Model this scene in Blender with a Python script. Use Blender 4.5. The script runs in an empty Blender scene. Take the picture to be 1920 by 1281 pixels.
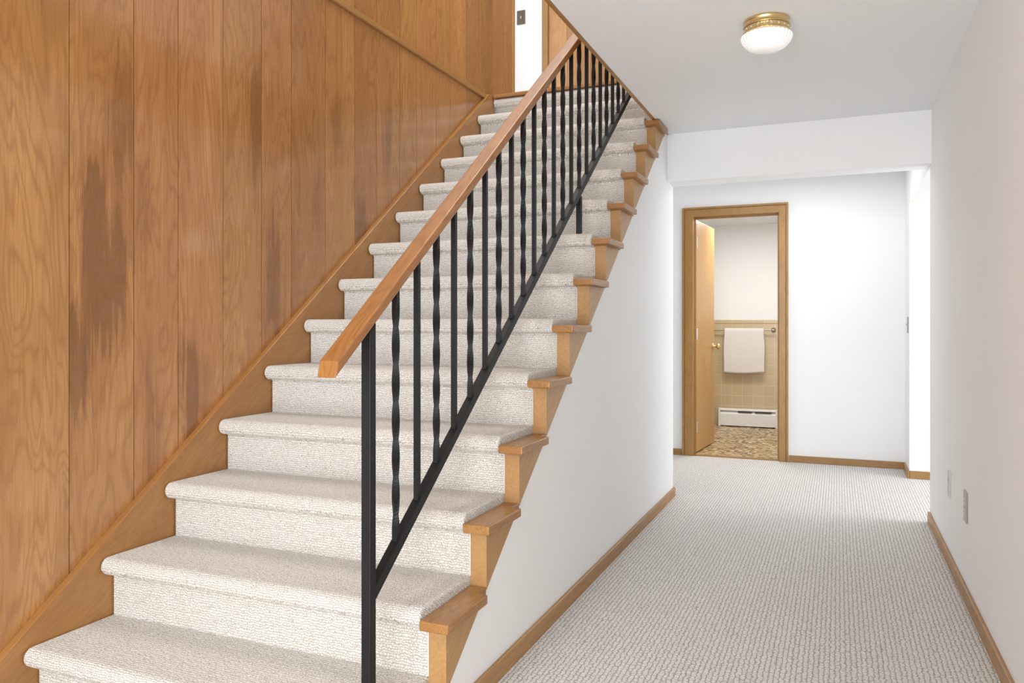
import bpy, bmesh, math, random
from mathutils import Vector, Matrix
random.seed(7)
S = bpy.context.scene
C = S.collection
S.view_settings.view_transform = 'Standard'
S.view_settings.look = 'None'
PI = math.pi

# ---------------------------------------------------------------- dimensions (metres, floor = 0)
CAMZ = 1.06
RISE, RUN = 0.19, 0.2522
Y1, Z1 = 1.5035, 0.1096            # nosing centre of the lowest tread
XL, XR = -2.14, -0.994             # carpet ends
XC = -0.910                        # outer face of tread caps
XW = -0.944                        # wall under the stairs
XRW = 0.458                        # right wall
ZC = 2.206                         # hall ceiling
YH0, YH1, ZH = 4.66, 4.84, 1.922   # header
YB = 6.424                         # back wall
YO1, YO2 = 4.74, 6.05              # opening in right wall
XP = -2.17                         # panelled wall
XRAIL = -1.07
SL = RISE/RUN
def nose(y): return Z1 + SL*(y-Y1)

# ---------------------------------------------------------------- node helper
class NT:
    def __init__(s, name):
        s.m = bpy.data.materials.new(name); s.m.use_nodes = True
        s.t = s.m.node_tree; s.b = s.t.nodes['Principled BSDF']
    def n(s, typ, **kw):
        nd = s.t.nodes.new(typ)
        for k, v in kw.items(): setattr(nd, k, v)
        return nd
    def put(s, sock, v):
        if isinstance(v, bpy.types.NodeSocket): s.t.links.new(v, sock)
        elif isinstance(v, bpy.types.Node): s.t.links.new(v.outputs[0], sock)
        else:
            if isinstance(v, tuple) and len(v) == 3 and len(sock.default_value) == 4: v = v+(1,)
            sock.default_value = v
    def math(s, op, a, b=0.5, c=None):
        nd = s.n('ShaderNodeMath', operation=op); s.put(nd.inputs[0], a); s.put(nd.inputs[1], b)
        if c is not None: s.put(nd.inputs[2], c)
        return nd.outputs[0]
    def mix(s, f, a, b, mode='MIX'):
        nd = s.n('ShaderNodeMixRGB', blend_type=mode); s.put(nd.inputs[0], f); s.put(nd.inputs[1], a); s.put(nd.inputs[2], b)
        return nd.outputs[0]
    def coord(s, scale=(1,1,1), rot=(0,0,0), loc=(0,0,0), src=None):
        if src is None: src = s.n('ShaderNodeTexCoord').outputs['Object']
        mp = s.n('ShaderNodeMapping'); s.put(mp.inputs[0], src)
        mp.inputs['Scale'].default_value = scale; mp.inputs['Rotation'].default_value = rot; mp.inputs['Location'].default_value = loc
        return mp.outputs[0]
    def noise(s, vec, scale=5, detail=3, dist=0, rough=.5):
        nd = s.n('ShaderNodeTexNoise'); s.put(nd.inputs['Vector'], vec)
        nd.inputs['Scale'].default_value = scale; nd.inputs['Detail'].default_value = detail
        nd.inputs['Distortion'].default_value = dist; nd.inputs['Roughness'].default_value = rough
        return nd.outputs[0]
    def rng(s, v, a, b, c=0., d=1.):
        nd = s.n('ShaderNodeMapRange'); nd.clamp = True; s.put(nd.inputs[0], v)
        for i, x in enumerate((a, b, c, d)): s.put(nd.inputs[i+1], x)
        return nd.outputs[0]
    def bump(s, h, strength=.3, dist=.002):
        nd = s.n('ShaderNodeBump'); nd.inputs['Strength'].default_value = strength; nd.inputs['Distance'].default_value = dist
        s.put(nd.inputs['Height'], h); s.put(s.b.inputs['Normal'], nd.outputs[0])
    def out(s, col=None, rough=None, metal=None, spec=None):
        if col is not None: s.put(s.b.inputs['Base Color'], col)
        if rough is not None: s.put(s.b.inputs['Roughness'], rough)
        if metal is not None: s.put(s.b.inputs['Metallic'], metal)
        if spec is not None: s.put(s.b.inputs['Specular IOR Level'], spec)
        return s.m

def paint(name, col, rough=.6, bump=.05, spec=.3):
    t = NT(name); c = t.coord()
    n1 = t.noise(c, 1.3, 2)
    cc = t.mix(t.rng(n1, .3, .7, 0, 1), tuple(x*.985 for x in col), tuple(min(1, x*1.01) for x in col))
    t.bump(t.noise(c, 240, 3), bump, .001)
    return t.out(cc, rough, spec=spec)
def plain(name, col, rough=.5, metal=0., nscale=60, var=.06, bump=.05, spec=None):
    t = NT(name); c = t.coord()
    n1 = t.noise(c, nscale, 3)
    cc = t.mix(n1, tuple(x*(1-var) for x in col), tuple(min(1, x*(1+var)) for x in col))
    if bump: t.bump(n1, bump, .0008)
    return t.out(cc, rough, metal, spec)

# heartwood patches of the panelling: board edges (y0, y1), centre y, centre z, half width, half height, depth of tone
PATCHES = [(1.673, 1.910, 1.79, 1.20, .13, .46, 1.0), (1.673, 1.910, 1.86, 1.72, .07, .30, .6), (1.673, 1.910, 1.70, .95, .04, .30, .9),
           (2.099, 2.319, 2.18, .86, .09, .34, 1.0), (2.319, 2.534, 2.50, 1.95, .05, .32, .7), (2.534, 2.722, 2.60, 1.18, .08, .36, .8),
           (1.910, 2.099, 1.96, 1.45, .05, .25, .35), (3.198, 3.393, 3.26, 1.52, .06, .28, .8), (2.963, 3.198, 3.05, 2.00, .05, .22, .5),
           (2.722, 2.963, 2.90, 1.62, .04, .22, .4), (3.393, 3.62, 3.50, 2.05, .06, .25, .6), (1.42, 1.673, 1.655, 1.70, .04, .30, .35)]

def wood(name, light, dark, axis='Z', rough=.32, fig=22, streak=0., rot=(0,0,0), pid=False, spec=.5, coat=0., figstr=.55, sc=1.0, patches=None, cr=.14):
    """long grain along axis (object space, optionally rotated first)"""
    t = NT(name)
    src = t.n('ShaderNodeTexCoord').outputs['Object']
    raw = src
    if rot != (0,0,0):
        src = t.coord(rot=rot, src=src)
    pv = None
    if pid:
        at = t.n('ShaderNodeAttribute', attribute_name='pid'); pv = at.outputs['Fac']
        cb = t.n('ShaderNodeCombineXYZ')
        t.put(cb.inputs[0], t.math('MULTIPLY', pv, 17.3)); t.put(cb.inputs[1], t.math('MULTIPLY', pv, 9.7)); t.put(cb.inputs[2], t.math('MULTIPLY', pv, 23.1))
        ad = t.n('ShaderNodeVectorMath', operation='ADD'); t.put(ad.inputs[0], src); t.put(ad.inputs[1], cb.outputs[0]); src = ad.outputs[0]
    def ax(l, w):
        l *= sc; w *= sc
        return {'X': (l, w, w), 'Y': (w, l, w), 'Z': (w, w, l)}[axis]
    figure = t.noise(t.coord(ax(.55, 3.8), src=src), 1.0, 3, .35, .55)
    rings = t.math('SINE', t.math('MULTIPLY', figure, fig*9.0))
    rings = t.rng(rings, -1, 1)
    broad = t.noise(t.coord(ax(.9, 5), src=src), 1.0, 3, .4)
    fine = t.noise(t.coord(ax(7, 190), src=src), 1.0, 4, .2)
    mid = tuple(l*.5+d*.5 for l, d in zip(light, dark))
    c = t.mix(t.rng(broad, .36, .64), light, mid)
    c = t.mix(t.math('MULTIPLY', t.math('POWER', rings, 3.2), figstr*.62), c, dark)
    c = t.mix(t.rng(fine, .42, .68, 0, .50), c, dark)
    deep = tuple(d*.46 for d in dark)
    if streak:
        fl = t.noise(t.coord(ax(1.1, 60), src=src), 1.0, 4, .1, .6)
        st = t.noise(t.coord(ax(.8, 5.0), loc=(3, 5, 1), src=src), 1.0, 2, .25, .5)
        st = t.math('ADD', st, t.math('MULTIPLY', t.math('SUBTRACT', fl, .5), .34))
        core = t.rng(st, .66, .69)
        halo = t.rng(st, .58, .60)
        c = t.mix(t.math('MULTIPLY', halo, streak*.36), c, dark)
        c = t.mix(t.math('MULTIPLY', core, streak*.5), c, deep)
    if patches:
        sp = t.n('ShaderNodeSeparateXYZ'); t.put(sp.inputs[0], raw)
        Y, Z = sp.outputs[1], sp.outputs[2]
        fib = t.noise(t.coord(ax(1.3, 42), src=src), 1.0, 4, .1, .6)
        blob = t.noise(t.coord(ax(3.0, 14), src=src), 1.0, 2, .4, .5)
        ragged = t.math('ADD', t.math('MULTIPLY', t.math('SUBTRACT', fib, .5), 2.2), t.math('MULTIPLY', t.math('SUBTRACT', blob, .5), 1.3))
        for (a, b, yc, zc, hy, hz, k) in patches:
            dy = t.math('DIVIDE', t.math('SUBTRACT', Y, yc), hy); dz = t.math('DIVIDE', t.math('SUBTRACT', Z, zc), hz)
            r = t.math('SQRT', t.math('ADD', t.math('MULTIPLY', dy, dy), t.math('MULTIPLY', dz, dz)))
            v = t.math('ADD', t.math('SUBTRACT', .95, r), ragged)
            inb = t.math('MULTIPLY', t.math('GREATER_THAN', Y, a), t.math('LESS_THAN', Y, b))
            near = t.math('MULTIPLY', inb, t.math('LESS_THAN', r, 1.5))
            c = t.mix(t.math('MULTIPLY', t.math('MULTIPLY', t.rng(v, .0, .06), near), .50*k), c, dark)
            c = t.mix(t.math('MULTIPLY', t.math('MULTIPLY', t.rng(v, .28, .40), near), .55*k), c, deep)
    if pid:
        hv = t.n('ShaderNodeHueSaturation'); t.put(hv.inputs['Color'], c)
        fr = t.math('FRACT', t.math('MULTIPLY', pv, 3.77))
        fr2 = t.math('FRACT', t.math('MULTIPLY', pv, 7.13))
        t.put(hv.inputs['Value'], t.rng(fr, 0, 1, .84, 1.14)); t.put(hv.inputs['Hue'], t.rng(fr2, 0, 1, .496, .506)); hv.inputs['Saturation'].default_value = .97
        c = hv.outputs[0]
    t.bump(t.math('ADD', fine, t.math('MULTIPLY', broad, 2.5)), .09, .0012)
    if coat:
        t.put(t.b.inputs['Coat Weight'], coat); t.put(t.b.inputs['Coat Roughness'], cr)
    return t.out(c, t.rng(fine, .3, .7, rough-.05, rough+.08), spec=spec)

def loops(t, u, v, wu, wv, src, ns):
    """woven loop height from two running coordinates"""
    w1 = t.noise(src, ns, 2); w2 = t.noise(t.coord(loc=(4, 2, 7), src=src), ns*1.2, 2)
    x = t.math('ADD', u, t.math('MULTIPLY', w1, wu))
    odd = t.math('MULTIPLY', t.math('FLOOR', x), .5)
    y = t.math('ADD', t.math('ADD', v, odd), t.math('MULTIPLY', w2, wv))
    hx = t.math('ABSOLUTE', t.math('SINE', t.math('MULTIPLY', x, PI)))
    hy = t.math('ABSOLUTE', t.math('SINE', t.math('MULTIPLY', y, PI)))
    return t.math('MULTIPLY', t.math('POWER', hx, .6), t.math('POWER', hy, .5))
def floor_carpet():
    t = NT('berber_carpet'); src = t.n('ShaderNodeTexCoord').outputs['Object']
    sep = t.n('ShaderNodeSeparateXYZ'); t.put(sep.inputs[0], src)
    h = loops(t, t.math('DIVIDE', sep.outputs[0], .0155), t.math('DIVIDE', sep.outputs[1], .0140), 1.1, 2.3, src, 46)
    fz = t.noise(src, 900, 2)
    big = t.noise(src, 3.0, 2)
    speck = t.noise(t.coord(loc=(1, 9, 2), src=src), 95, 2)
    c = t.mix(t.rng(h, .08, .60), (.27, .255, .235), (.80, .78, .75))
    c = t.mix(t.rng(speck, .56, .68, 0, .5), c, (.42, .40, .37))
    c = t.mix(t.rng(fz, .3, .7, 0, .2), c, (.66, .64, .615))
    c = t.mix(t.rng(big, .35, .65, 0, .06), c, (.5, .48, .45))
    t.bump(t.math('ADD', h, t.math('MULTIPLY', fz, .15)), .6, .004)
    return t.out(c, .95, spec=.1)
def stair_carpet():
    t = NT('stair_carpet'); src = t.n('ShaderNodeTexCoord').outputs['Object']
    sep = t.n('ShaderNodeSeparateXYZ'); t.put(sep.inputs[0], src)
    run = t.math('ADD', sep.outputs[1], t.math('MULTIPLY', sep.outputs[2], 1.3))
    h = loops(t, t.math('DIVIDE', run, .0098), t.math('DIVIDE', sep.outputs[0], .0092), 1.8, 2.6, src, 66)
    wob = t.noise(src, 95, 2)
    fz = t.noise(src, 800, 2)
    c = t.mix(t.rng(h, .06, .60), (.35, .33, .30), (.83, .81, .77))
    c = t.mix(t.rng(wob, .50, .68, 0, .40), c, (.50, .475, .43))
    c = t.mix(t.rng(fz, .3, .7, 0, .18), c, (.65, .63, .595))
    t.bump(t.math('ADD', h, t.math('MULTIPLY', fz, .2)), .65, .0035)
    return t.out(c, .95, spec=.1)
def tile_mat():
    t = NT('bath_wall_tile'); src = t.n('ShaderNodeTexCoord').outputs['Object']
    sp = t.n('ShaderNodeSeparateXYZ'); t.put(sp.inputs[0], src)
    cb = t.n('ShaderNodeCombineXYZ'); t.put(cb.inputs[0], t.math('ADD', sp.outputs[0], sp.outputs[1])); t.put(cb.inputs[1], sp.outputs[2])
    br = t.n('ShaderNodeTexBrick'); br.offset = 0; br.squash = 1
    t.put(br.inputs['Vector'], cb.outputs[0]); br.inputs['Scale'].default_value = 1
    br.inputs['Brick Width'].default_value = .108; br.inputs['Row Height'].default_value = .108; br.inputs['Mortar Size'].default_value = .0024
    t.put(br.inputs['Color1'], (.58, .455, .275)); t.put(br.inputs['Color2'], (.61, .485, .30)); t.put(br.inputs['Mortar'], (.68, .58, .44))
    t.bump(br.outputs['Fac'], -.2, .001)
    return t.out(br.outputs['Color'], .2)
def mosaic_mat():
    t = NT('mosaic_floor_tile'); src = t.n('ShaderNodeTexCoord').outputs['Object']
    sp = t.n('ShaderNodeSeparateXYZ'); t.put(sp.inputs[0], src)
    q = .030
    x = t.math('DIVIDE', sp.outputs[0], q); y = t.math('DIVIDE', sp.outputs[1], q)
    cb = t.n('ShaderNodeCombineXYZ'); t.put(cb.inputs[0], t.math('FLOOR', x)); t.put(cb.inputs[1], t.math('FLOOR', y))
    wn = t.n('ShaderNodeTexWhiteNoise'); t.put(wn.inputs['Vector'], cb.outputs[0])
    rp = t.n('ShaderNodeValToRGB'); t.put(rp.inputs[0], wn.outputs['Value']); rp.color_ramp.interpolation = 'CONSTANT'
    e = rp.color_ramp.elements; e[0].color = (.17, .09, .035, 1); e[1].position = .24; e[1].color = (.46, .32, .14, 1)
    for p, c in ((.45, (.62, .46, .24, 1)), (.62, (.31, .18, .07, 1)), (.82, (.70, .57, .36, 1))):
        k = e.new(p); k.color = c
    gx = t.math('LESS_THAN', t.math('FRACT', x), .1); gy = t.math('LESS_THAN', t.math('FRACT', y), .1)
    g = t.math('MAXIMUM', gx, gy)
    return t.out(t.mix(g, rp.outputs[0], (.50, .41, .28)), .35)
def glow_mat():
    t = NT('frosted_glass_glow'); lw = t.n('ShaderNodeLayerWeight'); lw.inputs[0].default_value = .5
    edge = t.rng(lw.outputs['Facing'], .15, .9, 1.0, .25)
    t.put(t.b.inputs['Emission Color'], (1, .96, .91))
    t.put(t.b.inputs['Emission Strength'], t.math('MULTIPLY', edge, .95))
    return t.out((.42, .41, .40), .25)
def terry_mat():
    t = NT('terry_cloth'); c = t.coord(); n1 = t.noise(c, 260, 3); n2 = t.noise(c, 8, 2)
    t.bump(n1, .8, .005)
    return t.out(t.mix(n1, (.76, .70, .67), (.91, .86, .83)), .95, spec=.1)

ANG = math.atan(SL)
M = dict(
 panel=wood('honey_birch_panelling', (.46,.222,.068), (.275,.105,.026), 'Z', .25, 20, .6, pid=True, coat=.75, figstr=.9, patches=PATCHES, cr=.10),
 panel2=wood('upper_panelling', (.50,.26,.10), (.34,.15,.05), 'Z', .3, 20, .3, pid=True),
 gap=plain('dark_groove', (.05,.018,.007), .8),
 skirt=wood('skirt_wood', (.43,.215,.066), (.27,.115,.031), 'Y', .3, 22, .3, rot=(-ANG,0,0), coat=.25, sc=1.3, figstr=.8),
 string=wood('stringer_wood', (.50,.30,.125), (.37,.195,.070), 'Y', .38, 22, 0, rot=(-ANG,0,0)),
 cap=wood('cap_wood', (.42,.215,.068), (.26,.112,.030), 'Y', .34, 18, 0, sc=1.8, coat=.1, figstr=.9),
 rail=wood('handrail_wood', (.38,.172,.050), (.23,.088,.022), 'Y', .34, 14, 0, rot=(-ANG,0,0), coat=.08, sc=1.8, spec=.35, figstr=.9),
 trimY=wood('baseboard_wood_lengthwise', (.44,.24,.080), (.29,.145,.042), 'Y', .35, 18, 0, figstr=.8),
 trimX=wood('baseboard_wood_crosswise', (.41,.23,.080), (.28,.140,.043), 'X', .35, 18, 0),
 trimZ=wood('casing_wood', (.43,.24,.080), (.28,.140,.040), 'Z', .33, 18, 0, sc=1.5),
 door=wood('door_veneer', (.60,.36,.135), (.48,.26,.085), 'Z', .33, 18, .1),
 wall=paint('white_wall_paint', (.875,.885,.886)),
 wallR=paint('warm_white_wall_paint', (.875,.875,.872)),
 ceil=paint('ceiling_paint', (.87,.880,.886), .8),
 floor=floor_carpet(), stair=stair_carpet(), tile=tile_mat(), mosaic=mosaic_mat(),
 iron=plain('black_iron', (.008,.009,.011), .5, .0, 90, .3, spec=.32),
 brass=plain('polished_brass', (.74,.56,.28), .28, 1., 40, .06, 0),
 steel=plain('brushed_steel', (.55,.53,.50), .35, 1., 200, .1),
 darkplate=plain('dark_bronze_plate', (.14,.11,.08), .4, .7),
 white=plain('white_enamel', (.88,.88,.87), .4),
 slot=plain('dark_slot', (.06,.06,.06), .6),
 plate=plain('grey_metal_plate', (.34,.33,.32), .35, .6, 200, .06),
 paleplate=plain('pale_grey_plate', (.62,.61,.60), .4, .1, 200, .04),
 ivory=plain('ivory_plastic', (.62,.58,.52), .4),
 glow=glow_mat(), terry=terry_mat(),
 bind=plain('carpet_binding', (.70,.67,.62), .9),
)

# ---------------------------------------------------------------- mesh helpers
def box(bm, x0, x1, y0, y1, z0, z1):
    vs = [bm.verts.new((x, y, z)) for x in (x0, x1) for y in (y0, y1) for z in (z0, z1)]
    for f in ((0,1,3,2), (4,6,7,5), (0,4,5,1), (2,3,7,6), (0,2,6,4), (1,5,7,3)):
        bm.faces.new([vs[i] for i in f])
    return vs
def prism(bm, pts, a0, a1, ax='X'):
    def mk(p, a):
        return {'X': (a, p[0], p[1]), 'Y': (p[0], a, p[1]), 'Z': (p[0], p[1], a)}[ax]
    A = [bm.verts.new(mk(p, a0)) for p in pts]; B = [bm.verts.new(mk(p, a1)) for p in pts]
    n = len(pts)
    bm.faces.new(A); bm.faces.new(B[::-1])
    for i in range(n):
        bm.faces.new((A[i], B[i], B[(i+1) % n], A[(i+1) % n]))
def lathe(bm, prof, cx, cy, cz, seg=48, ax='Z', rib=0, amp=.011):
    rings = []
    for r, h in prof:
        ring = []
        for k in range(seg):
            a = 2*PI*k/seg
            rr = r*(1+(amp*math.cos(rib*a) if rib else 0))
            p, q = rr*math.cos(a), rr*math.sin(a)
            ring.append(bm.verts.new({'Z': (cx+p, cy+q, cz+h), 'Y': (cx+p, cy+h, cz+q), 'X': (cx+h, cy+p, cz+q)}[ax]))
        rings.append(ring)
    for a, b in zip(rings, rings[1:]):
        for k in range(seg): bm.faces.new((a[k], a[(k+1) % seg], b[(k+1) % seg], b[k]))
    bm.faces.new(rings[0]); bm.faces.new(rings[-1][::-1])
def twist(bm, x, y, z0, z1, w, turns_per_m, seg=64):
    prev = None; h = w/2
    pts = [(-h,-h), (h,-h), (h,h), (-h,h)]
    for i in range(seg+1):
        z = z0+(z1-z0)*i/seg; a = 0
        e = .035
        u = max(0, min(z-z0-e, z1-z0-2*e))
        a = round(turns_per_m*(z1-z0-2*e)*4)/4/(z1-z0-2*e)*u*2*PI
        ring = [bm.verts.new((x+p*math.cos(a)-q*math.sin(a), y+p*math.sin(a)+q*math.cos(a), z)) for p, q in pts]
        if prev:
            for k in range(4): bm.faces.new((prev[k], prev[(k+1) % 4], ring[(k+1) % 4], ring[k]))
        else: bm.faces.new(ring[::-1])
        prev = ring
    bm.faces.new(prev)
ORG = {}
def obj(name, bm, mat, parent=None, smooth=False, bevel=0., seg=2, shade_angle=None):
    org = ORG.get(parent, Vector((0,0,0))) if parent else Vector((0,0,0))
    bmesh.ops.recalc_face_normals(bm, faces=bm.faces)
    for v in bm.verts: v.co -= org
    me = bpy.data.meshes.new(name); bm.to_mesh(me); bm.free()
    o = bpy.data.objects.new(name, me); C.objects.link(o); me.materials.append(M[mat] if isinstance(mat, str) else mat)
    if parent: o.parent = parent
    ORG[o] = org
    if smooth:
        for p in me.polygons: p.use_smooth = True
    if bevel:
        b = o.modifiers.new('bevel', 'BEVEL'); b.width = bevel; b.segments = seg; b.limit_method = 'ANGLE'; b.angle_limit = math.radians(50)
    return o
def struct(name, bm, mat, parent=None, **k):
    o = obj(name, bm, mat, parent, **k)
    if not parent: o['kind'] = 'structure'
    return o
def thing(name, label, cat, loc, group=None, kind=None):
    o = bpy.data.objects.new(name, None); C.objects.link(o); o.location = loc; o.empty_display_size = .1
    ORG[o] = Vector(loc)
    if label: o['label'] = label
    if cat: o['category'] = cat
    if group: o['group'] = group
    if kind: o['kind'] = kind
    return o
def sbox(name, mat, *a, parent=None, bevel=0.):
    bm = bmesh.new(); box(bm, *a); return struct(name, bm, mat, parent, bevel=bevel)

# ---------------------------------------------------------------- setting
sbox('floor', 'floor', XP-.13, 2.9, -2.2, YB+.03, -.1, 0)
sbox('floor_bathroom', 'mosaic', -1.8, .1, YB+.03, 8.7, -.1, .002)

# panelled left wall: planks with grooves in one mesh
bm = bmesh.new()
pl = bm.verts.layers.float.new('pid')
ys = [-2.2, -1.95, -1.74, -1.5, -1.29, -1.06, -.83, -.6, -.4, -.17, .06, .27, .5, .7, .93, 1.16, 1.42, 1.673, 1.910, 2.099, 2.319, 2.534, 2.722, 2.963, 3.198, 3.393, 3.62, 3.80, 4.03, 4.21, 4.43, 4.62, 4.84, 5.02, 5.18]
for a, b in zip(ys, ys[1:]):
    vs = box(bm, XP-.02, XP, a+.0015, b-.0015, 0, 5.0); r = random.random()*10
    for v in vs: v[pl] = r
struct('wall_left', bm, 'panel')
sbox('wall_left_backing', 'gap', XP-.13, XP-.012, -2.2, 5.178, 0, 5.0)
sbox('trim_1', 'trimY', XP, XP+.016, 3.0-1.9, 4.70, 2.568, 2.596, bevel=.003)
sbox('trim_2', 'trimZ', XP-.14, XP+.014, 5.178, 5.205, 2.585, 5.0, bevel=.003)
# skirt board on the panelled wall
SKY0, SKY1 = 1.18, 4.80
def sk(y): return nose(y)+.066
bm = bmesh.new()
prism(bm, [(SKY0, 0), (SKY0, .03), (1.36, sk(1.36)), (SKY1-.07, sk(SKY1-.07)), (SKY1-.02, sk(SKY1-.07)+.012), (SKY1, sk(SKY1-.07)), (SKY1, 2.40), (1.75, 0)], XP, XL-.003)
SKIRT = bm
# wall under the stairs
LOWO = .232
low = lambda y: nose(y)-LOWO
bm = bmesh.new()
ya = Y1+(0-Z1+LOWO)/SL; yb = Y1+(ZC-Z1+LOWO)/SL
prism(bm, [(ya, 0), (YH1, 0), (YH1, ZC), (yb, ZC)], XR+.005, XW)
struct('wall_stair_side', bm, 'wall')
# right wall with an opening
bm = bmesh.new()
prism(bm, [(-2.2, 0), (YO1, 0), (YO1, 1.912), (YO2, 1.912), (YO2, 0), (YB, 0), (YB, ZC), (-2.2, ZC)], XRW, XRW+.12)
struct('wall_right', bm, 'wallR')
sbox('wall_side_room', 'wall', XRW+.12, 2.9, YO2, YO2+.12, 0, ZC)
# header beam
sbox('wall_header', 'wall', XW, XRW, YH0, YH1, ZH, ZC)
# back wall with door opening
DX0, DX1, DZ = -1.087, -.427, 1.945
bm = bmesh.new()
prism(bm, [(XP-.13, 0), (DX0-.02, 0), (DX0-.02, DZ+.02), (DX1+.02, DZ+.02), (DX1+.02, 0), (XRW+.12, 0), (XRW+.12, ZC), (XP-.13, ZC)], YB, YB+.12, 'Y')
struct('wall_back', bm, 'wall')
# ceiling (L shaped slab around the stairwell)
XO = -.934
bm = bmesh.new()
prism(bm, [(XO, -2.2), (2.9, -2.2), (2.9, YB+.12), (XP-.13, YB+.12), (XP-.13, YH1-.01), (XO, YH1-.01)], ZC, 2.30, 'Z')
struct('ceiling', bm, 'ceil')
sbox('trim_3', 'trimY', XO-.018, XO, .3, 4.545, ZC-.002, 2.60)
bm = bmesh.new()
prism(bm, [(-.93, -2.2), (2.9, -2.2), (2.9, YB+.12), (-3.6, YB+.12), (-3.6, 5.19), (XP-.1, 5.19), (XP-.1, 4.835), (-.93, 4.835)], 2.302, 2.585, 'Z')
struct('floor_upper', bm, 'stair')
# upper storey walls
YU = 6.2
sbox('wall_upper_back', 'wall', -3.6, -2.316, YU, YU+.1, 2.585, 5.0)
sbox('trim_4', 'trimZ', -2.316, -2.262, YU-.02, YU+.1, 2.585, 5.0, bevel=.003)
bm = bmesh.new(); pl = bm.verts.layers.float.new('pid'); x = -2.262
while x < .4:
    w = random.uniform(.16, .23); vs = box(bm, x+.002, min(x+w, .45), YU, YU+.02, 2.585, 5.0); r = random.random()*10
    for v in vs: v[pl] = r
    x += w
struct('wall_upper_panelled', bm, 'panel2')
sbox('ceiling_upper', 'ceil', -3.6, 2.9, -2.2, 6.4, 5.0, 5.08)
sbox('wall_upper_right', 'wall', .46, .56, -2.2, 6.2, 2.585, 5.0)
# baseboards
BH = .058
sbox('baseboard_stair_side', 'trimY', XW, XW+.013, 1.70, YH1+.013, 0, BH, bevel=.003)
sbox('baseboard_stair_end', 'trimX', XW-.05, XW-.001, YH1+.0005, YH1+.013, 0, BH, bevel=.003)
sbox('baseboard_right', 'trimY', XRW-.013, XRW, -2.2, YO1-.001, 0, BH, bevel=.003)
sbox('baseboard_back_left', 'trimX', XP, -1.184, YB-.013, YB, 0, BH-.006, bevel=.003)
sbox('baseboard_back_right', 'trimX', -.349, XRW-.001, YB-.013, YB, 0, BH-.006, bevel=.003)
sbox('baseboard_right_end', 'trimY', XRW-.013, XRW, YO2-.013, YB-.014, 0, BH-.004, bevel=.003)
sbox('baseboard_side_room', 'trimX', XRW+.0005, 2.9, YO2-.013, YO2, 0, BH-.004, bevel=.003)
# bathroom shell
BY = 8.5
sbox('wall_bathroom_back', 'wallR', -1.8, .1, BY, BY+.1, 0, 2.12)
sbox('wall_bathroom_left', 'wallR', -1.8, -1.7, YB+.12, BY, 0, 2.12)
sbox('wall_bathroom_right', 'wallR', 0, .1, YB+.12, BY, 0, 2.12)
sbox('ceiling_bathroom', 'ceil', -1.8, .1, YB+.12, BY+.1, 2.12, 2.2)
sbox('wall_bathroom_tile_back', 'tile', -1.7, 0, BY-.012, BY, .002, 1.115)
sbox('wall_bathroom_tile_left', 'tile', -1.7, -1.688, YB+.12, BY-.012, .002, 1.115)
sbox('trim_5', 'tile', -1.688, 0, BY-.02, BY-.0125, 1.085, 1.122, bevel=.004)

# ---------------------------------------------------------------- bathroom door
d = thing('door_1', None, None, (DX0, YB, 0), kind='structure')
bm = bmesh.new()
prism(bm, [(-1.160, 0), (-1.160, 2.005), (-.372, 2.005), (-.372, 0), (DX1, 0), (DX1, DZ), (DX0, DZ), (DX0, 0)], YB-.016, YB-.0005, 'Y')
obj('casing', bm, 'trimZ', d, bevel=.005, seg=3)
bm = bmesh.new()
prism(bm, [(-1.176, 0), (-1.176, 2.021), (-.356, 2.021), (-.356, 0), (-.372, 0), (-.372, 2.005), (-1.160, 2.005), (-1.160, 0)], YB-.024, YB-.0005, 'Y')
obj('casing_edge', bm, 'trimZ', d, bevel=.004, seg=3)
bm = bmesh.new()
prism(bm, [(DX0-.018, 0), (DX0-.018, DZ+.018), (DX1+.018, DZ+.018), (DX1+.018, 0), (DX1, 0), (DX1, DZ), (DX0, DZ), (DX0, 0)], YB+.0005, YB+.12, 'Y')
obj('jamb', bm, 'trimZ', d)
bm = bmesh.new()
prism(bm, [(DX0, 0), (DX0, DZ), (DX1, DZ), (DX1, 0), (DX1-.012, 0), (DX1-.012, DZ-.012), (DX0+.012, DZ-.012), (DX0+.012, 0)], YB+.05, YB+.075, 'Y')
obj('door_stop', bm, 'trimZ', d)
# open leaf, swung into the bathroom
ang = math.radians(4.5)
def swing(bm, px=DX0+.006, py=YB+.118):
    R = Matrix.Rotation(-ang, 4, 'Z')
    for v in bm.verts:
        p = Vector((v.co.x, v.co.y, v.co.z)); p = R @ p
        v.co = Vector((px+p.x, py+p.y, p.z))
    return bm
bm = bmesh.new(); box(bm, -.036, 0, .003, .645, .012, 1.935); leaf = obj('leaf', swing(bm), 'door', d, bevel=.002)
for z in (.22, .99, 1.75):
    bm = bmesh.new(); box(bm, -.034, -.002, .0, .003, z-.045, z+.045)
    lathe(bm, [(.006, -.048), (.006, .048)], .004, -.004, z, 12)
    box(bm, .0, .0025, 0, .03, z-.045, z+.045)
    obj('hinge', swing(bm), 'steel', leaf)
bm = bmesh.new()
lathe(bm, [(.0, 0), (.03, .0), (.031, .005), (.012, .010), (.010, .030), (.017, .036), (.026, .044), (.027, .056), (.020, .066), (.0, .068)], 0, .585, .875, 24, 'X')
obj('knob', swing(bm), 'brass', leaf, smooth=True)
bm = bmesh.new(); box(bm, -.030, -.006, .645, .6465, .84, .91); obj('latch_plate', swing(bm), 'brass', leaf)
sbox('trim_6', 'trimX', DX0, DX1, YB+.0, YB+.05, .0, .008)

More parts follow.
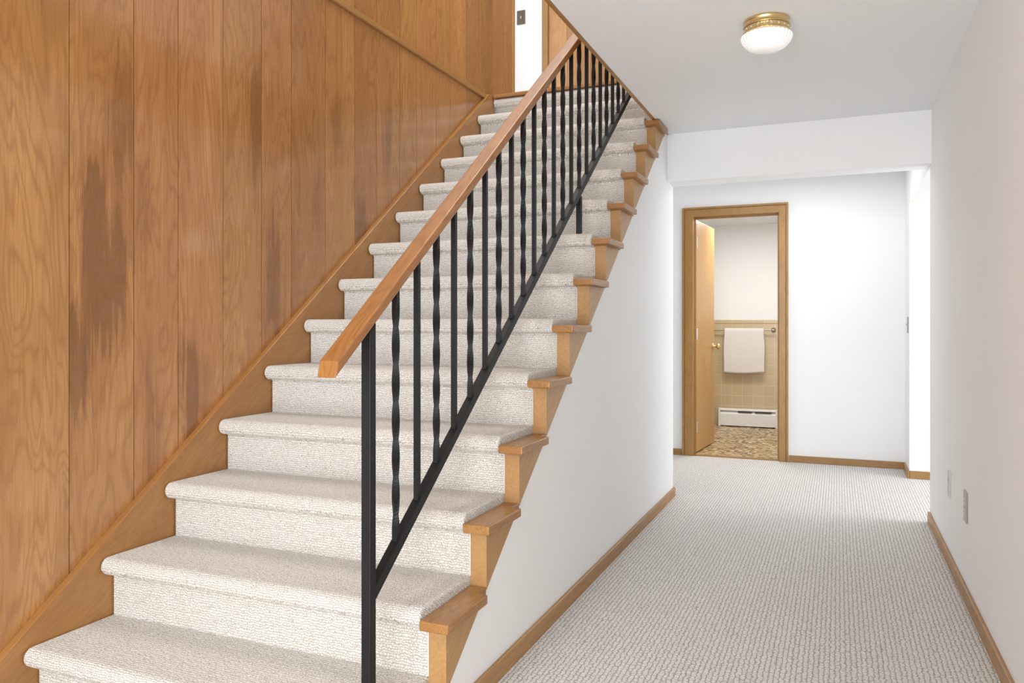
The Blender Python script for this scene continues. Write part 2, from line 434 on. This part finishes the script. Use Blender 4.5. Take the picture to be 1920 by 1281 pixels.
# ---------------------------------------------------------------- staircase
st = thing('staircase', 'straight staircase with cream carpeted treads and honey wood edges climbing beside the panelled wall', 'staircase', ((XL+XR)/2, Y1, 0))
obj('skirt_board', SKIRT, 'skirt', st, bevel=.003)
R_ = .028; OV = .047
N = 14
for n in range(1, N+1):
    y = Y1+(n-1)*RUN; z = Z1+(n-1)*RISE
    if n == N: z -= .018
    bot = 0 if n == 1 else z-RISE+R_-.013
    if n == N: bot = z-RISE+R_+.018-.013
    top = z+R_
    yb_ = y+RUN+OV+.012 if n < N else y+.06
    pts = []
    for k in range(11):
        a = PI/2+PI*k/10
        pts.append((y+R_+R_*math.cos(a), z+R_*math.sin(a)))
    pts += [(y+OV-.006, z-R_-.001), (y+OV, z-R_-.008), (y+OV, bot+.0005), (y+OV+.02, bot+.0005), (y+OV+.02, top-.04), (yb_, top-.04) if n < N else (y+.067, top-.04), (yb_, top)]
    bm = bmesh.new(); prism(bm, pts, XL, XR)
    s = obj('carpeted_step', bm, 'stair', st, bevel=.007, seg=3)
    bm = bmesh.new(); box(bm, XR-.001, XR+.0035, y+OV-.0035, y+OV-.0003, (bot+.015) if n > 1 else .001, z-R_-.004)
    obj('carpet_binding', bm, 'bind', s, bevel=.001)
for n in range(1, N):
    y = Y1+(n-1)*RUN; z = Z1+(n-1)*RISE
    xo = XC if n <= 12 else XO-.02
    bm = bmesh.new()
    e = .241
    prism(bm, [(XR+.0005, y-.004), (xo, y-.004), (xo, y+e), (XW+.003, y+e), (XW+.003, y+RUN+OV-.0005), (XR+.0005, y+RUN+OV-.0005)] if n <= 12 else
              [(XR+.0005, y-.004), (xo, y-.004), (xo, y+RUN), (XR+.0005, y+RUN)], z-.025, z+.002, 'Z')
    obj('tread_cap', bm, 'cap', st, bevel=.0045, seg=3)
for n in range(1, N):
    y = Y1+(n-1)*RUN; z = Z1+(n-1)*RISE; zt = z-.0255
    yt = Y1+(zt-Z1+LOWO)/SL
    bm = bmesh.new()
    if n == 1: pts = [(y+OV, 0), (y+OV, zt), (yt, zt), (ya, 0)]
    else: pts = [(y+OV, low(y+OV)), (y+OV, zt), (yt, zt)]
    prism(bm, pts, XR+.0003, XW+.003)
    obj('stringer_wedge', bm, 'string', st)
bm = bmesh.new()
y = Y1+13*RUN; z = Z1+13*RISE
box(bm, XL, XR+.02, y-.008, y+.055, z+R_-.018+.0005, z+R_+.006); obj('landing_nosing', bm, 'cap', st, bevel=.006, seg=3)

# ---------------------------------------------------------------- railing
YP = 1.637
hb = lambda y: CAMZ+.007+SL*(y-YP)              # handrail underside
bb = lambda y: CAMZ-.680+SL*(y-1.651)           # bottom rail underside
rl = thing('stair_railing', 'black iron stair railing with alternating twisted balusters under a honey wood handrail', 'railing', (XRAIL, YP, Z1+R_))
YE = 4.74
bm = bmesh.new()
prism(bm, [(1.462, hb(1.468)), (YE, hb(YE)), (YE, hb(YE)+.040), (1.474, hb(1.474)+.036)], XRAIL-.0265, XRAIL+.0265)
obj('handrail', bm, 'rail', rl, bevel=.005, seg=3)
bm = bmesh.new(); prism(bm, [(YP-.01, hb(YP-.01)-.009), (YE, hb(YE)-.009), (YE, hb(YE)-.0003), (YP-.01, hb(YP-.01)-.0003)], XRAIL-.010, XRAIL+.010)
obj('top_bar', bm, 'iron', rl)
bm = bmesh.new(); prism(bm, [(YP+.0135, bb(YP+.0135)), (YE, bb(YE)), (YE, bb(YE)+.034), (YP+.0135, bb(YP+.0135)+.034)], XRAIL-.0125, XRAIL+.0125)
obj('bottom_rail', bm, 'iron', rl, bevel=.0015)
bm = bmesh.new(); w = .0132; prism(bm, [(YP-w, Z1+R_+.0005), (YP+w, Z1+R_+.0005), (YP+w, hb(YP+w)-.0095), (YP-w, hb(YP-w)-.0095)], XRAIL-w, XRAIL+w)
obj('newel_post', bm, 'iron', rl, bevel=.002)
bm = bmesh.new(); w = .0132; zt = 2.5855; prism(bm, [(YE-2*w, Z1+12*RISE+R_+.001), (YE, Z1+12*RISE+R_+.001), (YE, bb(YE)-.0005), (YE-2*w, bb(YE-2*w)-.0005)], XRAIL-w+.001, XRAIL+w-.001)
obj('support_leg', bm, 'iron', rl)
for k in range(27):
    y = 1.765+.1120*k
    if y > YE-.02: break
    z0, z1 = bb(y)+.034-.004, hb(y)-.006
    bm = bmesh.new(); h = .0072
    if k % 2 == 0: twist(bm, XRAIL, y, z0, z1, .0148, 2.6)
    else: box(bm, XRAIL-h, XRAIL+h, y-h, y+h, z0, z1)
    obj('twisted_baluster' if k % 2 == 0 else 'plain_baluster', bm, 'iron', rl)
yl = 1.765+.112*14
bm = bmesh.new(); h = .011; box(bm, XRAIL-h, XRAIL+h, yl-h, yl+h, Z1+7*RISE+R_+.0005, bb(yl-h)+.002); obj('support_leg', bm, 'iron', rl)

# ---------------------------------------------------------------- ceiling light
LX, LY = -.247, 3.06
cl = thing('ceiling_light', 'round brass flush ceiling light with glowing frosted glass dome above the hallway', 'ceiling light', (LX, LY, ZC))
bm = bmesh.new()
lathe(bm, [(.070, -.0005), (.080, -.002), (.083, -.006), (.080, -.010), (.079, -.018), (.081, -.022), (.0845, -.025), (.0845, -.028), (.072, -.029)], LX, LY, ZC, 64)
obj('canopy', bm, 'brass', cl, smooth=True)
bm = bmesh.new()
lathe(bm, [(.0800, -.0295), (.0825, -.030), (.0815, -.033), (.0812, -.044), (.0830, -.047), (.0860, -.050), (.0860, -.0525), (.081, -.053)], LX, LY, ZC, 240, rib=40, amp=.006)
g = obj('gallery_band', bm, 'brass', cl, smooth=True)
bm = bmesh.new()
for k in range(20):
    a = 2*PI*k/20
    bmesh.ops.create_icosphere(bm, subdivisions=2, radius=.0034, matrix=Matrix.Translation((LX+.0825*math.cos(a), LY+.0825*math.sin(a), ZC-.039)))
obj('beading', bm, 'ivory', g, smooth=True)
bm = bmesh.new()
lathe(bm, [(.078, -.0535), (.087, -.056), (.0920, -.061), (.0930, -.066), (.0905, -.075), (.0845, -.086), (.0745, -.097), (.060, -.107), (.042, -.1135), (.018, -.1175), (.001, -.118)], LX, LY, ZC, 320, rib=32, amp=.016)
obj('glass_dome', bm, 'glow', cl, smooth=True)

# ---------------------------------------------------------------- outlets and switches
def wallplate(name, label, cat, x, y, z, nx, kind, pmat, group=None, w=.070, h=.114):
    t = thing(name, label, cat, (x, y, z), group)
    def b(bm, a0, a1, z0, z1, d0, d1):      # a along wall, d out of wall
        if nx == 'x': box(bm, x-d1, x-d0, y+a0, y+a1, z+z0, z+z1)
        else: box(bm, x+a0, x+a1, y-d1, y-d0, z+z0, z+z1)
    bm = bmesh.new(); b(bm, -w/2, w/2, -h/2, h/2, .0003, .0055); p = obj('cover_plate', bm, pmat, t, bevel=.002)
    if kind == 'outlet':
        for s in (-1, 1):
            bm = bmesh.new(); b(bm, -.016, .016, s*.0195-.014, s*.0195+.014, .0056, .0075); q = obj('socket', bm, 'ivory', t, bevel=.0008)
            bm = bmesh.new(); b(bm, -.008, -.006, s*.0195-.002, s*.0195+.007, .0076, .0079); b(bm, .006, .008, s*.0195-.002, s*.0195+.007, .0076, .0079); b(bm, -.002, .002, s*.0195-.010, s*.0195-.006, .0076, .0079)
            obj('slot', bm, 'slot', q)
    else:
        bm = bmesh.new(); b(bm, -.005, .005, -.012, .012, .0056, .0075); b(bm, -.0035, .0035, -.002, .009, .0075, .014)
        obj('toggle', bm, 'ivory', t, bevel=.0008)
    return t
wallplate('wall_outlet', 'dark grey outlet plate low on the right wall, farther from the bright side opening', 'outlet', XRW, 3.453, .361, 'x', 'outlet', 'plate', w=.075, h=.12)
wallplate('wall_outlet', 'pale grey outlet plate low on the right wall, nearer the bright side opening', 'outlet', XRW, 3.934, .357, 'x', 'outlet', 'paleplate')
wallplate('light_switch', 'small light switch on the narrow wall end beside the bright side opening', 'light switch', XRW, 6.16, 1.065, 'x', 'switch', 'plate')
wallplate('light_switch', 'dark switch plate on the white upstairs wall above the stair landing', 'light switch', -2.512, YU, 3.71, 'y', 'switch', 'darkplate', w=.075, h=.12)

# ---------------------------------------------------------------- bathroom things
tb = thing('towel_bar', 'thin metal towel bar on the bathroom tile wall', 'towel bar', (-.92, BY-.0125, 1.015))
bm = bmesh.new(); lathe(bm, [(.008, 0), (.008, .63)], -1.24, BY-.075, 1.015, 16, 'X'); obj('bar', bm, 'steel', tb, smooth=False)
for x in (-1.235, -.615):
    bm = bmesh.new()
    lathe(bm, [(.024, -.0005), (.024, -.008), (.010, -.014), (.010, -.055), (.014, -.060), (.014, -.078), (.001, -.08)], x, BY-.0125, 1.015, 20, 'Y'); obj('bracket', bm, 'steel', tb, smooth=True)
bm = bmesh.new()
prof = []
yb0, zb0 = BY-.075, 1.015
rr = .0088
for i in range(26): prof.append((yb0-rr-.004*math.sin(i/25*2.0), .575+(zb0-.575)*i/25))
for i in range(1, 10):
    a = PI-PI*i/10; prof.append((yb0+rr*math.cos(a), zb0+rr*math.sin(a)))
for i in range(16): prof.append((yb0+rr, zb0-(zb0-.66)*i/15))
nx = 60; grid = []
for j in range(nx+1):
    u = j/nx; x = -1.1005+.396*u; row = []
    for i, (py, pz) in enumerate(prof):
        f = min(1.0, max(0, (zb0-pz)/.35))
        off = .003*(.5+.5*math.sin(u*5+.6+.5*math.sin(pz*4)))*f+.0012*(.5+.5*math.sin(u*19+pz*6))*f
        xx = x+(.010*(u-.5))*f*1.5+.003*math.sin(pz*17)*(2*u-1)
        zz = pz-(.012*math.sin(u*3.1+.3)*f if i < 26 else 0)
        row.append(bm.verts.new((xx, py-off if i < 26 else py, zz)))
    grid.append(row)
for a, b in zip(grid, grid[1:]):
    for i in range(len(prof)-1): bm.faces.new((a[i], b[i], b[i+1], a[i+1]))
tw = obj('towel', bm, 'terry', smooth=True)
sm = tw.modifiers.new('thick', 'SOLIDIFY'); sm.thickness = .012; sm.offset = 1
tw['label'] = 'white terry towel folded over the bar on the bathroom tile wall'; tw['category'] = 'towel'
hx0, hx1, hy = -1.165, -.572, BY-.0205
bh = thing('baseboard_heater', 'long low white baseboard heater under the towel in the bathroom', 'heater', ((hx0+hx1)/2, hy, .002))
bm = bmesh.new()
prism(bm, [(hy, .003), (hy-.062, .012), (hy-.062, .135), (hy-.050, .150), (hy-.030, .165), (hy-.030, .178), (hy-.062, .170), (hy-.062, .176), (hy-.040, .190), (hy, .190)], hx0+.02, hx1-.02)
obj('cover', bm, 'white', bh, bevel=.001)
for a, b in ((hx0+.20, hx0+.34), (hx0+.37, hx1-.06)):
    bm = bmesh.new(); box(bm, a, b, hy-.0635, hy-.030, .153, .162); obj('vent_slot', bm, 'slot', bh)
for a in (hx0, hx1-.02):
    bm = bmesh.new(); box(bm, a, a+.02, hy-.066, hy, .003, .193); obj('end_cap', bm, 'white', bh, bevel=.003)

# ---------------------------------------------------------------- lights, world, camera
def area(name, loc, rot, sx, sy, power, col=(1,1,1)):
    l = bpy.data.lights.new(name, 'AREA'); l.shape = 'RECTANGLE'; l.size = sx; l.size_y = sy; l.energy = power; l.color = col
    o = bpy.data.objects.new(name, l); C.objects.link(o); o.location = loc; o.rotation_euler = rot
    return o
area('fill_light_behind', (-.8, -2.0, 1.5), (math.radians(90), 0, 0), 2.4, 1.6, 78, (.985, .99, 1))  # added soft fill behind the camera; no window is built there
area('ceiling_fill_light', (-.2, -1.0, .25), (math.radians(140), 0, 0), 1.2, .8, 42, (.975, .985, 1))  # added unseen lamp near the floor, aimed up to brighten the hall ceiling
area('side_room_light', (2.7, 5.2, 1.35), (math.radians(90), 0, math.radians(78)), 1.4, 1.6, 38, (.96, .975, 1))
area('bathroom_light', (-.75, 7.3, 2.08), (0, 0, 0), .7, .5, 20, (1, .975, .94))
area('upper_light', (-1.4, 3.6, 4.9), (0, 0, 0), 1.6, 2.2, 72, (1, .985, .97))
area('hall_end_light', (-.3, 5.6, 2.18), (0, 0, 0), 1.2, .8, 8, (.98, .985, 1))
w = bpy.data.worlds.new('world'); S.world = w; w.use_nodes = True
w.node_tree.nodes['Background'].inputs[0].default_value = (.955, .975, 1, 1); w.node_tree.nodes['Background'].inputs[1].default_value = 1.75

cam = bpy.data.cameras.new('camera'); co = bpy.data.objects.new('camera', cam); C.objects.link(co)
co.location = (0, 0, CAMZ); co.rotation_euler = (PI/2, 0, .3967)
cam.sensor_width = 36; cam.sensor_fit = 'HORIZONTAL'; cam.lens = 1458.84/1920*36; cam.shift_y = -29.54/1920
cam.clip_start = .02
S.camera = co
